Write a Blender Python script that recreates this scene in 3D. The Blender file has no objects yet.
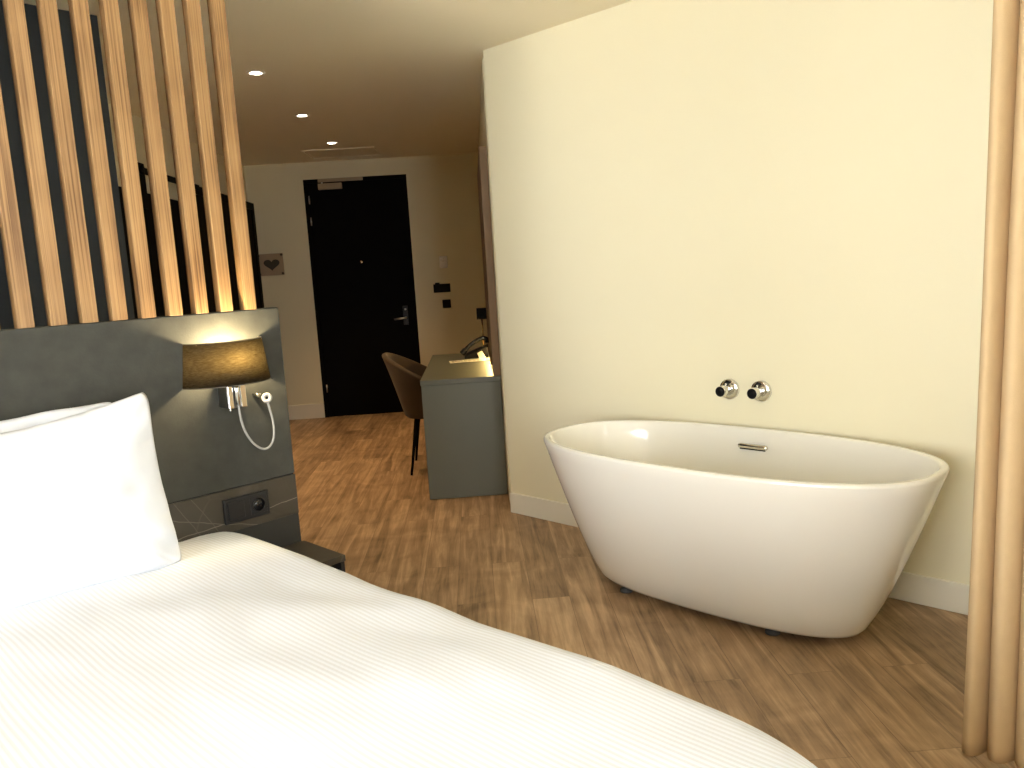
import bpy, bmesh, math, random
from mathutils import Vector, Matrix, noise
random.seed(7)
C = bpy.context.scene.collection
PI = math.pi
sc = bpy.context.scene

# ------------------------------------------------------------------ frames
# room frame: x runs along the headboard wall, y runs from the windows to the headboard
# hall frame: x runs along the entrance wall, y runs down the corridor
ROOM = math.radians(45.035)
HALL = math.radians(2.255)
def R(a, n, z=0.0):
    return Vector((a*math.cos(ROOM)-n*math.sin(ROOM), a*math.sin(ROOM)+n*math.cos(ROOM), z))
def H(c, d, z=0.0):
    return Vector((c*math.cos(HALL)-d*math.sin(HALL), c*math.sin(HALL)+d*math.cos(HALL), z))
CEIL = 2.494

# ------------------------------------------------------------------ materials
def new_mat(name):
    m = bpy.data.materials.new(name); m.use_nodes = True
    nt = m.node_tree
    return m, nt, nt.nodes['Principled BSDF']
def N(nt, t, **kw):
    n = nt.nodes.new(t)
    for k, v in kw.items():
        if k in n.inputs: n.inputs[k].default_value = v
        else: setattr(n, k, v)
    return n
def plain(name, col, rough=0.5, metal=0.0, var=0.06, scale=8.0, bump=0.0, bscale=200.0, coat=0.0, spec=0.5):
    m, nt, b = new_mat(name)
    tc = N(nt, 'ShaderNodeTexCoord')
    ns = N(nt, 'ShaderNodeTexNoise', Scale=scale, Detail=4.0)
    nt.links.new(tc.outputs['Object'], ns.inputs['Vector'])
    mx = N(nt, 'ShaderNodeMix', data_type='RGBA')
    mx.inputs[6].default_value = (*[c*(1-var) for c in col], 1)
    mx.inputs[7].default_value = (*[min(1, c*(1+var)) for c in col], 1)
    nt.links.new(ns.outputs['Fac'], mx.inputs[0])
    nt.links.new(mx.outputs[2], b.inputs['Base Color'])
    b.inputs['Roughness'].default_value = rough; b.inputs['Metallic'].default_value = metal
    b.inputs['Specular IOR Level'].default_value = spec
    if coat: b.inputs['Coat Weight'].default_value = coat; b.inputs['Coat Roughness'].default_value = 0.03
    if bump:
        n2 = N(nt, 'ShaderNodeTexNoise', Scale=bscale, Detail=3.0)
        nt.links.new(tc.outputs['Object'], n2.inputs['Vector'])
        bp = N(nt, 'ShaderNodeBump', Strength=bump, Distance=0.002)
        nt.links.new(n2.outputs['Fac'], bp.inputs['Height']); nt.links.new(bp.outputs['Normal'], b.inputs['Normal'])
    return m
def emit(name, col, strength):
    m, nt, b = new_mat(name)
    b.inputs['Base Color'].default_value = (*col, 1)
    b.inputs['Emission Color'].default_value = (*col, 1)
    b.inputs['Emission Strength'].default_value = strength
    return m

def floor_mat():
    m, nt, b = new_mat('oak_vinyl_planks')
    L = nt.links.new
    tc = N(nt, 'ShaderNodeTexCoord')
    mp = N(nt, 'ShaderNodeMapping'); mp.inputs['Rotation'].default_value = (0, 0, -(HALL + PI/2))
    L(tc.outputs['Object'], mp.inputs['Vector'])
    br = N(nt, 'ShaderNodeTexBrick', Scale=1.0)
    br.offset = 0.37; br.offset_frequency = 2; br.squash = 1.0
    br.inputs['Color1'].default_value = (0.0, 0.0, 0.0, 1); br.inputs['Color2'].default_value = (1, 1, 1, 1)
    br.inputs['Mortar'].default_value = (0.5, 0.5, 0.5, 1)
    br.inputs['Mortar Size'].default_value = 0.0012; br.inputs['Mortar Smooth'].default_value = 0.1
    br.inputs['Bias'].default_value = 0.0
    br.inputs['Brick Width'].default_value = 1.22; br.inputs['Row Height'].default_value = 0.155
    L(mp.outputs['Vector'], br.inputs['Vector'])
    # per plank shift of the grain
    sep = N(nt, 'ShaderNodeSeparateXYZ'); L(mp.outputs['Vector'], sep.inputs[0])
    mul = N(nt, 'ShaderNodeMath', operation='MULTIPLY'); mul.inputs[1].default_value = 31.0
    L(br.outputs['Color'], mul.inputs[0])
    cmb = N(nt, 'ShaderNodeCombineXYZ')
    sx = N(nt, 'ShaderNodeMath', operation='MULTIPLY'); sx.inputs[1].default_value = 0.9; L(sep.outputs[0], sx.inputs[0])
    sy = N(nt, 'ShaderNodeMath', operation='MULTIPLY'); sy.inputs[1].default_value = 13.0; L(sep.outputs[1], sy.inputs[0])
    L(sx.outputs[0], cmb.inputs[0]); L(sy.outputs[0], cmb.inputs[1]); L(mul.outputs[0], cmb.inputs[2])
    n1 = N(nt, 'ShaderNodeTexNoise', Scale=1.6, Detail=7.0, Roughness=0.62, Distortion=0.9); L(cmb.outputs[0], n1.inputs['Vector'])
    n2 = N(nt, 'ShaderNodeTexNoise', Scale=9.0, Detail=4.0, Roughness=0.6); L(cmb.outputs[0], n2.inputs['Vector'])
    n3 = N(nt, 'ShaderNodeTexNoise', Scale=3.0, Detail=5.0, Distortion=1.8); L(mp.outputs['Vector'], n3.inputs['Vector'])
    cr = N(nt, 'ShaderNodeValToRGB')
    e = cr.color_ramp.elements
    e[0].position = 0.22; e[0].color = (0.135, 0.087, 0.049, 1)
    e[1].position = 0.80; e[1].color = (0.66, 0.465, 0.285, 1)
    x = cr.color_ramp.elements.new(0.5); x.color = (0.370, 0.246, 0.142, 1)
    mix = N(nt, 'ShaderNodeMath', operation='MULTIPLY_ADD'); L(n2.outputs['Fac'], mix.inputs[0]); mix.inputs[1].default_value = 0.22
    L(n1.outputs['Fac'], mix.inputs[2])
    mix2 = N(nt, 'ShaderNodeMath', operation='MULTIPLY_ADD'); L(n3.outputs['Fac'], mix2.inputs[0]); mix2.inputs[1].default_value = 0.42
    L(mix.outputs[0], mix2.inputs[2])
    mix3 = N(nt, 'ShaderNodeMath', operation='MULTIPLY_ADD'); L(br.outputs['Color'], mix3.inputs[0]); mix3.inputs[1].default_value = 0.16
    L(mix2.outputs[0], mix3.inputs[2])
    sub = N(nt, 'ShaderNodeMath', operation='SUBTRACT'); L(mix3.outputs[0], sub.inputs[0]); sub.inputs[1].default_value = 0.40
    L(sub.outputs[0], cr.inputs['Fac'])
    mm = N(nt, 'ShaderNodeMix', data_type='RGBA'); mm.inputs[7].default_value = (0.10, 0.06, 0.034, 1)
    fm = N(nt, 'ShaderNodeMath', operation='MULTIPLY'); fm.inputs[1].default_value = 0.55; L(br.outputs['Fac'], fm.inputs[0])
    L(fm.outputs[0], mm.inputs[0]); L(cr.outputs['Color'], mm.inputs[6]); L(mm.outputs[2], b.inputs['Base Color'])
    b.inputs['Roughness'].default_value = 0.42; b.inputs['Specular IOR Level'].default_value = 0.35
    bp = N(nt, 'ShaderNodeBump', Strength=0.12, Distance=0.002); L(n2.outputs['Fac'], bp.inputs['Height']); L(bp.outputs['Normal'], b.inputs['Normal'])
    return m

def oak_mat():
    m, nt, b = new_mat('light_oak')
    L = nt.links.new
    tc = N(nt, 'ShaderNodeTexCoord'); oi = N(nt, 'ShaderNodeObjectInfo')
    mp = N(nt, 'ShaderNodeMapping'); mp.inputs['Scale'].default_value = (210, 60, 1.5)
    ad = N(nt, 'ShaderNodeVectorMath', operation='ADD'); L(tc.outputs['Object'], ad.inputs[0])
    ml = N(nt, 'ShaderNodeMath', operation='MULTIPLY'); ml.inputs[1].default_value = 7.0; L(oi.outputs['Random'], ml.inputs[0])
    L(ml.outputs[0], ad.inputs[1]); L(ad.outputs[0], mp.inputs['Vector'])
    n1 = N(nt, 'ShaderNodeTexNoise', Scale=1.0, Detail=5.0, Roughness=0.6, Distortion=0.4); L(mp.outputs[0], n1.inputs['Vector'])
    n2 = N(nt, 'ShaderNodeTexNoise', Scale=5.0, Detail=2.0); L(ad.outputs[0], n2.inputs['Vector'])
    cr = N(nt, 'ShaderNodeValToRGB'); e = cr.color_ramp.elements
    e[0].position = 0.3; e[0].color = (0.105, 0.048, 0.015, 1); e[1].position = 0.72; e[1].color = (0.365, 0.222, 0.094, 1)
    x = e.new(0.5); x.color = (0.265, 0.148, 0.058, 1)
    ma = N(nt, 'ShaderNodeMath', operation='MULTIPLY_ADD'); L(n2.outputs['Fac'], ma.inputs[0]); ma.inputs[1].default_value = 0.35
    sb = N(nt, 'ShaderNodeMath', operation='SUBTRACT'); L(n1.outputs['Fac'], sb.inputs[0]); sb.inputs[1].default_value = 0.17
    L(sb.outputs[0], ma.inputs[2]); L(ma.outputs[0], cr.inputs['Fac']); L(cr.outputs['Color'], b.inputs['Base Color'])
    b.inputs['Roughness'].default_value = 0.5
    return m

def marble_mat():
    m, nt, b = new_mat('dark_marble')
    L = nt.links.new
    tc = N(nt, 'ShaderNodeTexCoord')
    nz = N(nt, 'ShaderNodeTexNoise', Scale=3.0, Detail=4.0); L(tc.outputs['Object'], nz.inputs['Vector'])
    mxv = N(nt, 'ShaderNodeMix', data_type='VECTOR'); mxv.inputs[0].default_value = 0.10
    L(tc.outputs['Object'], mxv.inputs[4]); L(nz.outputs['Color'], mxv.inputs[5])
    vo = N(nt, 'ShaderNodeTexVoronoi', feature='DISTANCE_TO_EDGE', Scale=4.0); L(mxv.outputs[1], vo.inputs['Vector'])
    cr = N(nt, 'ShaderNodeValToRGB'); e = cr.color_ramp.elements
    e[0].position = 0.0; e[0].color = (1, 1, 1, 1); e[1].position = 0.016; e[1].color = (0, 0, 0, 1)
    L(vo.outputs['Distance'], cr.inputs['Fac'])
    n2 = N(nt, 'ShaderNodeTexNoise', Scale=4.0, Detail=3.0); L(tc.outputs['Object'], n2.inputs['Vector'])
    c2 = N(nt, 'ShaderNodeValToRGB'); c2.color_ramp.elements[0].position = 0.42; c2.color_ramp.elements[1].position = 0.62
    L(n2.outputs['Fac'], c2.inputs['Fac'])
    mu = N(nt, 'ShaderNodeMath', operation='MULTIPLY'); L(cr.outputs['Color'], mu.inputs[0]); L(c2.outputs['Color'], mu.inputs[1])
    # a few long crossing veins: x*kx + z*kz = c, wandering with the noise
    sp = N(nt, 'ShaderNodeSeparateXYZ'); L(tc.outputs['Object'], sp.inputs[0])
    n5 = N(nt, 'ShaderNodeTexNoise', Scale=9.0, Detail=3.0); L(tc.outputs['Object'], n5.inputs['Vector'])
    soft = N(nt, 'ShaderNodeMath', operation='MULTIPLY'); L(mu.outputs[0], soft.inputs[0]); soft.inputs[1].default_value = 0.22
    acc = soft.outputs[0]
    for kx, kz, c0, w0, gain in ((-0.075, 1.0, 0.541, 0.0016, 2.4), (1.0, 0.62, 1.392, 0.0022, 0.5), (1.0, 0.66, 1.475, 0.0025, 0.45), (1.0, 0.35, 0.42, 0.002, 0.6), (0.3, 1.0, 0.95, 0.002, 0.8)):
        a1 = N(nt, 'ShaderNodeMath', operation='MULTIPLY_ADD'); L(sp.outputs[0], a1.inputs[0]); a1.inputs[1].default_value = kx; a1.inputs[2].default_value = -c0-0.012
        a2 = N(nt, 'ShaderNodeMath', operation='MULTIPLY_ADD'); L(sp.outputs[2], a2.inputs[0]); a2.inputs[1].default_value = kz; L(a1.outputs[0], a2.inputs[2])
        a3 = N(nt, 'ShaderNodeMath', operation='MULTIPLY_ADD'); L(n5.outputs['Fac'], a3.inputs[0]); a3.inputs[1].default_value = 0.024; L(a2.outputs[0], a3.inputs[2])
        a4 = N(nt, 'ShaderNodeMath', operation='ABSOLUTE'); L(a3.outputs[0], a4.inputs[0])
        mr = N(nt, 'ShaderNodeMapRange'); L(a4.outputs[0], mr.inputs[0]); mr.inputs[1].default_value = 0.0; mr.inputs[2].default_value = w0; mr.inputs[3].default_value = gain; mr.inputs[4].default_value = 0.0
        mxx = N(nt, 'ShaderNodeMath', operation='MAXIMUM'); L(acc, mxx.inputs[0]); L(mr.outputs[0], mxx.inputs[1]); acc = mxx.outputs[0]
    n3 = N(nt, 'ShaderNodeTexNoise', Scale=14.0, Detail=5.0); L(tc.outputs['Object'], n3.inputs['Vector'])
    base = N(nt, 'ShaderNodeMix', data_type='RGBA'); base.inputs[6].default_value = (0.032, 0.027, 0.020, 1); base.inputs[7].default_value = (0.058, 0.050, 0.038, 1)
    L(n3.outputs['Fac'], base.inputs[0])
    fin = N(nt, 'ShaderNodeMix', data_type='RGBA', clamp_factor=True); fin.inputs[7].default_value = (0.17, 0.15, 0.12, 1)
    L(acc, fin.inputs[0]); L(base.outputs[2], fin.inputs[6]); L(fin.outputs[2], b.inputs['Base Color'])
    b.inputs['Roughness'].default_value = 0.35
    return m

def linen_stripe_mat():
    m, nt, b = new_mat('white_satin_stripe_cotton')
    L = nt.links.new
    tc = N(nt, 'ShaderNodeTexCoord')
    uv = N(nt, 'ShaderNodeUVMap'); uv.uv_map = 'UVMap'
    wv = N(nt, 'ShaderNodeTexWave', wave_type='BANDS', bands_direction='X', Scale=1.0, Distortion=0.0)
    mp = N(nt, 'ShaderNodeMapping'); mp.inputs['Scale'].default_value = (2*PI/(20*0.0125), 1, 1)
    L(uv.outputs['UV'], mp.inputs['Vector']); L(mp.outputs[0], wv.inputs['Vector'])
    cr = N(nt, 'ShaderNodeValToRGB'); e = cr.color_ramp.elements
    e[0].position = 0.30; e[0].color = (0.63, 0.65, 0.69, 1); e[1].position = 0.60; e[1].color = (0.70, 0.735, 0.805, 1)
    L(wv.outputs['Fac'], cr.inputs['Fac']); L(cr.outputs['Color'], b.inputs['Base Color'])
    b.inputs['Roughness'].default_value = 0.75; b.inputs['Sheen Weight'].default_value = 0.15
    b.inputs['Specular IOR Level'].default_value = 0.2
    bp = N(nt, 'ShaderNodeBump', Strength=0.18, Distance=0.001); L(wv.outputs['Fac'], bp.inputs['Height']); L(bp.outputs['Normal'], b.inputs['Normal'])
    return m

def shade_mat():
    m, nt, b = new_mat('dark_linen_lampshade')
    L = nt.links.new
    tc = N(nt, 'ShaderNodeTexCoord')
    mp = N(nt, 'ShaderNodeMapping'); mp.inputs['Scale'].default_value = (70, 70, 520); L(tc.outputs['Object'], mp.inputs['Vector'])
    n1 = N(nt, 'ShaderNodeTexNoise', Scale=1.0, Detail=4.0, Roughness=0.7); L(mp.outputs[0], n1.inputs['Vector'])
    cr = N(nt, 'ShaderNodeValToRGB'); e = cr.color_ramp.elements
    e[0].position = 0.25; e[0].color = (0.045, 0.033, 0.016, 1); e[1].position = 0.70; e[1].color = (0.155, 0.132, 0.084, 1)
    L(n1.outputs['Fac'], cr.inputs['Fac'])
    d = N(nt, 'ShaderNodeBsdfDiffuse'); d.inputs['Color'].default_value = (0.022, 0.019, 0.015, 1)
    t = N(nt, 'ShaderNodeBsdfTranslucent'); L(cr.outputs['Color'], t.inputs['Color'])
    mx = N(nt, 'ShaderNodeMixShader', Fac=0.62); L(d.outputs[0], mx.inputs[1]); L(t.outputs[0], mx.inputs[2])
    L(mx.outputs[0], nt.nodes['Material Output'].inputs['Surface'])
    nt.nodes.remove(b)
    return m

def glass_mat():
    m, nt, b = new_mat('window_glass')
    g = N(nt, 'ShaderNodeBsdfGlossy', Roughness=0.0); t = N(nt, 'ShaderNodeBsdfTransparent')
    f = N(nt, 'ShaderNodeFresnel', IOR=1.45); mx = N(nt, 'ShaderNodeMixShader')
    nt.links.new(f.outputs[0], mx.inputs[0]); nt.links.new(t.outputs[0], mx.inputs[1]); nt.links.new(g.outputs[0], mx.inputs[2])
    nt.links.new(mx.outputs[0], nt.nodes['Material Output'].inputs['Surface']); nt.nodes.remove(b)
    return m

def quilt_mat():
    m, nt, b = new_mat('brown_velvet')
    L = nt.links.new
    b.inputs['Base Color'].default_value = (0.050, 0.030, 0.014, 1)
    b.inputs['Roughness'].default_value = 0.8; b.inputs['Sheen Weight'].default_value = 0.25; b.inputs['Sheen Roughness'].default_value = 0.4
    b.inputs['Sheen Tint'].default_value = (0.9, 0.75, 0.5, 1)
    tc = N(nt, 'ShaderNodeTexCoord'); mp = N(nt, 'ShaderNodeMapping'); mp.inputs['Rotation'].default_value = (0.78, 0.0, 0.0)
    L(tc.outputs['Object'], mp.inputs['Vector'])
    ns = N(nt, 'ShaderNodeTexNoise', Scale=30.0); L(mp.outputs[0], ns.inputs['Vector'])
    bp = N(nt, 'ShaderNodeBump', Strength=0.2, Distance=0.004); L(ns.outputs['Fac'], bp.inputs['Height']); L(bp.outputs['Normal'], b.inputs['Normal'])
    return m

M = dict(
    wall=plain('cream_wall_paint', (0.785, 0.735, 0.54), 0.75, var=0.012, scale=3, bump=0.08, bscale=260),
    ceiling=plain('ceiling_paint', (0.89, 0.83, 0.66), 0.85, var=0.01, scale=3),
    navy=plain('navy_wall_paint', (0.023, 0.034, 0.049), 0.7, var=0.04, scale=4),
    skirting=plain('skirting_paint', (0.80, 0.77, 0.66), 0.45, var=0.01),
    floor=floor_mat(), oak=oak_mat(), marble=marble_mat(),
    headboard=plain('grey_suede_upholstery', (0.044, 0.044, 0.037), 0.85, var=0.38, scale=18, bump=0.25, bscale=160, spec=0.25),
    groove=plain('dark_groove', (0.018, 0.017, 0.015), 0.8),
    lowpanel=plain('dark_grey_panel', (0.020, 0.020, 0.017), 0.6, var=0.1),
    duvet=linen_stripe_mat(),
    cotton=plain('white_cotton', (0.66, 0.69, 0.745), 0.8, var=0.01, bump=0.12, bscale=40, spec=0.2),
    mattress=plain('mattress_fabric', (0.7, 0.69, 0.66), 0.85, bump=0.2, bscale=90),
    boxspring=plain('dark_boxspring_fabric', (0.06, 0.06, 0.058), 0.85, bump=0.3, bscale=200),
    acrylic=plain('white_tub_acrylic', (0.80, 0.78, 0.715), 0.16, var=0.005, coat=0.7),
    chrome=plain('chrome', (0.78, 0.77, 0.74), 0.09, metal=1.0, var=0.01),
    brushed=plain('brushed_steel', (0.62, 0.61, 0.58), 0.32, metal=1.0, var=0.03),
    black=plain('black_plastic', (0.006, 0.006, 0.006), 0.6, spec=0.15),
    anthracite=plain('anthracite_plastic', (0.008, 0.0085, 0.010), 0.4),
    closer=plain('bronze_grey_metal', (0.40, 0.32, 0.21), 0.5),
    darksteel=plain('dark_brushed_steel', (0.22, 0.22, 0.21), 0.35, metal=1.0, var=0.03),
    blackgloss=plain('black_gloss', (0.008, 0.008, 0.009), 0.12),
    blackdoor=plain('matt_black_door', (0.0035, 0.0035, 0.004), 0.75, spec=0.08),
    browndark=plain('dark_brown_door', (0.008, 0.006, 0.003), 0.75, spec=0.1),
    blacksteel=plain('black_steel', (0.004, 0.004, 0.004), 0.75, spec=0.1),
    desk=plain('grey_green_laminate', (0.125, 0.132, 0.105), 0.5, var=0.03),
    woodpanel=plain('brown_wall_panel', (0.22, 0.135, 0.065), 0.55, var=0.08, scale=20),
    whiteplastic=plain('white_plastic', (0.82, 0.80, 0.75), 0.35),
    rubber=plain('grey_rubber_foot', (0.06, 0.06, 0.06), 0.6),
    curtain=plain('tan_curtain_fabric', (0.56, 0.415, 0.245), 0.85, var=0.05, scale=30, bump=0.25, bscale=350, spec=0.15),
    velvet=quilt_mat(), shade=shade_mat(), glass=glass_mat(),
    paper=plain('white_paper', (0.82, 0.78, 0.68), 0.7, var=0.02),
    ink=plain('dark_print', (0.06, 0.05, 0.035), 0.7),
    plate=plain('clear_plate', (0.40, 0.31, 0.21), 0.5, var=0.03),
    brass=plain('brass', (0.75, 0.52, 0.22), 0.22, metal=1.0),
    frame=plain('window_frame_paint', (0.10, 0.10, 0.10), 0.5),
    stone=plain('pale_outside_paving', (0.86, 0.84, 0.80), 0.8, var=0.1),  # unseen ground, kept very pale to bounce daylight up to the ceiling
)

# ------------------------------------------------------------------ mesh helpers
class MB:
    def __init__(self): self.v = []; self.f = []; self.s = []
    def add(self, vs, fs, smooth=False):
        k = len(self.v); self.v += [tuple(p) for p in vs]
        for f in fs: self.f.append([i+k for i in f]); self.s.append(smooth)
        return self
    def box(self, x0, x1, y0, y1, z0, z1):
        vs = [(x, y, z) for z in (z0, z1) for y in (y0, y1) for x in (x0, x1)]
        return self.add(vs, [(0,2,3,1),(4,5,7,6),(0,1,5,4),(2,6,7,3),(0,4,6,2),(1,3,7,5)])
    def prism(self, poly, z0, z1):
        n = len(poly)
        vs = [(p[0], p[1], z0) for p in poly] + [(p[0], p[1], z1) for p in poly]
        fs = [tuple(reversed(range(n))), tuple(range(n, 2*n))] + [(i, (i+1) % n, n+(i+1) % n, n+i) for i in range(n)]
        return self.add(vs, fs)
    def rings(self, rings, cap0=True, cap1=True, smooth=True, closed=True):
        n = len(rings[0]); vs = [p for r in rings for p in r]; fs = []
        for i in range(len(rings)-1):
            for j in range(n if closed else n-1):
                a, b = i*n+j, i*n+(j+1) % n
                fs.append((a, b, b+n, a+n))
        self.add(vs, fs, smooth)
        k = len(self.v)-len(vs)
        if cap0: self.f.append([k+j for j in reversed(range(n))]); self.s.append(False)
        if cap1: self.f.append([k+(len(rings)-1)*n+j for j in range(n)]); self.s.append(False)
        return self
    def tube(self, pts, r, seg=14, cap=True):
        pts = [Vector(p) for p in pts]; rs = r if isinstance(r, (list, tuple)) else [r]*len(pts)
        rings = []; up = None
        for i, p in enumerate(pts):
            t = (pts[min(i+1, len(pts)-1)]-pts[max(i-1, 0)]).normalized()
            if up is None: up = t.orthogonal().normalized()
            else: up = (up - t*up.dot(t)).normalized()
            w = t.cross(up)
            rings.append([p + (up*math.cos(2*PI*k/seg)+w*math.sin(2*PI*k/seg))*rs[i] for k in range(seg)])
        return self.rings(rings, cap, cap)
    def lathe(self, prof, seg=48, axis='z', o=(0, 0, 0), cap0=False, cap1=False):
        rings = []
        for r, h in prof:
            ring = []
            for k in range(seg):
                c, s = r*math.cos(2*PI*k/seg), r*math.sin(2*PI*k/seg)
                p = (c, s, h) if axis == 'z' else ((h, c, s) if axis == 'x' else (s, h, c))
                ring.append((p[0]+o[0], p[1]+o[1], p[2]+o[2]))
            rings.append(ring)
        return self.rings(rings, cap0, cap1)
def obj(name, mb, mat, parent=None, bevel=0.0, seg=3, loc=None, rot=None, subsurf=0, solid=0.0, autosmooth=False):
    me = bpy.data.meshes.new(name); me.from_pydata(mb.v, [], mb.f); me.update()
    me.polygons.foreach_set('use_smooth', mb.s)
    bm = bmesh.new(); bm.from_mesh(me)
    bmesh.ops.remove_doubles(bm, verts=bm.verts, dist=1e-6); bmesh.ops.recalc_face_normals(bm, faces=bm.faces)
    bm.to_mesh(me); bm.free()
    o = bpy.data.objects.new(name, me); C.objects.link(o)
    if mat: me.materials.append(mat)
    if parent: o.parent = parent
    if loc is not None: o.location = loc
    if rot is not None: o.rotation_euler = rot
    if solid:
        s = o.modifiers.new('thick', 'SOLIDIFY'); s.thickness = solid; s.offset = 0
    if bevel:
        b = o.modifiers.new('bevel', 'BEVEL'); b.width = bevel; b.segments = seg; b.limit_method = 'ANGLE'; b.angle_limit = math.radians(40)
        b.harden_normals = False
    if subsurf:
        s = o.modifiers.new('sub', 'SUBSURF'); s.levels = subsurf; s.render_levels = subsurf
    return o
def thing(name, label, cat, loc=(0, 0, 0), rotz=0.0, group=None):
    o = bpy.data.objects.new(name, None); C.objects.link(o); o.empty_display_size = 0.1
    o.location = loc; o.rotation_euler = (0, 0, rotz)
    return tag(o, label, cat, group)
def tag(o, label, cat, group=None):
    o['label'] = label; o['category'] = cat
    if group: o['group'] = group
    return o
def struct(o, label, cat):
    o['kind'] = 'structure'; o['label'] = label; o['category'] = cat
    return o
def room(name, mb, mat, bevel=0.0): return obj(name, mb, mat, rot=(0, 0, ROOM), bevel=bevel)
def hall(name, mb, mat, bevel=0.0): return obj(name, mb, mat, rot=(0, 0, HALL), bevel=bevel)
def copy_tree(o, parent=None):
    c = o.copy(); C.objects.link(c)
    if parent: c.parent = parent
    for ch in o.children: copy_tree(ch, c)
    return c

# ------------------------------------------------------------------ setting
TW0, TW1 = R(3.1620, -1.1), R(3.1245, 3.1813)      # tub wall: window end, corridor end
def isect(p, d, q, e):
    den = d.x*e.y-d.y*e.x; t = ((q.x-p.x)*e.y-(q.y-p.y)*e.x)/den
    return p+d*t
rx, ry = R(1, 0), R(0, 1); hx, hy = H(1, 0), H(0, 1)
fp = [R(-2.65, -1.1), R(3.30, -1.1), isect(R(3.30, 0), ry, H(0.25, 0), hy), H(0.25, 8.35), H(-2.30, 8.35),
      isect(H(-2.30, 0), hy, R(0, 3.8), rx), R(-2.65, 3.8)]
struct(obj('floor', MB().prism(fp, -0.08, 0.0), M['floor']), 'brown oak-look plank floor running down the corridor', 'floor')
struct(obj('ceiling', MB().prism(fp, CEIL, CEIL+0.1), M['ceiling']), 'flat cream painted ceiling', 'ceiling')
out = R(1, 0)*0.13
struct(obj('wall_right', MB().prism([TW0, TW0+out, TW1+out+R(0, 0.1), TW1], 0, CEIL), M['wall']), 'cream wall behind the bathtub', 'wall')
struct(hall('wall_corridor_right', MB().box(0.128, 0.24, 4.62, 8.3, 0, CEIL), M['wall']), 'cream corridor wall beside the desk', 'wall')
struct(hall('wall_corridor_left', MB().box(-2.25, -2.12, 3.17, 8.3, 0, CEIL), M['wall']), 'cream corridor wall with dark sliding doors', 'wall')
DC0, DC1, DTOP = -1.573, -0.580, 2.331
struct(hall('wall_entrance', MB().box(-2.25, DC0, 8.141, 8.30, 0, CEIL).box(DC1, 0.24, 8.141, 8.30, 0, CEIL).box(DC0, DC1, 8.141, 8.30, DTOP, CEIL), M['wall']),
       'cream wall around the black entrance door', 'wall')
struct(room('wall_back', MB().box(-2.62, 1.375, 3.66, 3.79, 0, CEIL), M['navy']), 'navy wall behind the oak slats', 'wall')
# window behind the photographer; second unseen window added left to light the bathtub wall
wz0, wz1 = 0.06, 2.44
WA = (-0.10, 0.72); WB = (-0.80, 1.70)
struct(room('wall_window', MB().box(-2.62, WA[0], -1.05, -0.92, 0, CEIL).box(WA[1], 3.29, -1.05, -0.92, 0, CEIL).box(WA[0], WA[1], -1.05, -0.92, 0, wz0).box(WA[0], WA[1], -1.05, -0.92, wz1, CEIL), M['wall']),
       'cream window wall facing the headboard', 'wall')
struct(room('wall_left', MB().box(-2.63, -2.50, -0.92, WB[0], 0, CEIL).box(-2.63, -2.50, WB[1], 3.66, 0, CEIL).box(-2.63, -2.50, WB[0], WB[1], 0, wz0).box(-2.63, -2.50, WB[0], WB[1], wz1, CEIL), M['wall']),
       'cream wall left of the bed', 'wall')
def window(name, size, loc, rz, label):
    w = 0.055; h = size/2
    fr = MB().box(-h, -h+w, -0.03, 0.03, 0, wz1-wz0).box(h-w, h, -0.03, 0.03, 0, wz1-wz0).box(-h+w, h-w, -0.03, 0.03, 0, w).box(-h+w, h-w, -0.03, 0.03, wz1-wz0-w, wz1-wz0).box(-w/2, w/2, -0.03, 0.03, w, wz1-wz0-w)
    fo = struct(obj(name, fr, M['frame'], loc=loc, rot=(0, 0, rz)), label, 'window')
    for p0, p1 in ((-h+w, -w/2), (w/2, h-w)): obj('pane', MB().box(p0, p1, -0.002, 0.002, w, wz1-wz0-w), M['glass'], fo)
    l = bpy.data.lights.new('window_portal', 'AREA'); l.shape = 'RECTANGLE'; l.size = size; l.size_y = wz1-wz0
    l.cycles.is_portal = True
    lo = bpy.data.objects.new('window_portal', l); C.objects.link(lo)
    lo.location = Vector(loc)+Vector((0, 0, (wz1-wz0)/2))+Vector((math.sin(rz), -math.cos(rz), 0))*0.05
    lo.rotation_euler = (math.radians(-90), 0, rz+PI)
window('window_1', WA[1]-WA[0], R(sum(WA)/2, -0.985, wz0), ROOM, 'dark framed tall window opposite the headboard')
window('added_window_2', WB[1]-WB[0], R(-2.565, sum(WB)/2, wz0), ROOM-PI/2, 'added dark framed window, out of view, lighting the bathtub wall from the left')
struct(obj('ground', MB().prism([R(-9, -9), R(9, -9), R(9, -1.12), R(-2.68, -1.12), R(-2.68, 9), R(-9, 9)], -0.2, -0.1), M['stone']), 'paved ground outside the windows', 'ground')
# skirting boards
def skirt(p, q, nrm, h, t=0.014):
    p, q = Vector(p), Vector(q)
    return MB().prism([p, q, q+nrm*t, p+nrm*t], 0, h)
nb = -R(1, 0)
struct(obj('baseboard_right', skirt(TW0, TW1, nb, 0.115), M['skirting'], bevel=0.004), 'white skirting along the bathtub wall', 'baseboard')
struct(hall('baseboard_entrance', MB().box(-2.10, DC0-0.002, 8.127, 8.141, 0, 0.147).box(DC1+0.002, 0.10, 8.127, 8.141, 0, 0.147), M['skirting'], bevel=0.004),
       'cream skirting beside the entrance door', 'baseboard')

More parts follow.
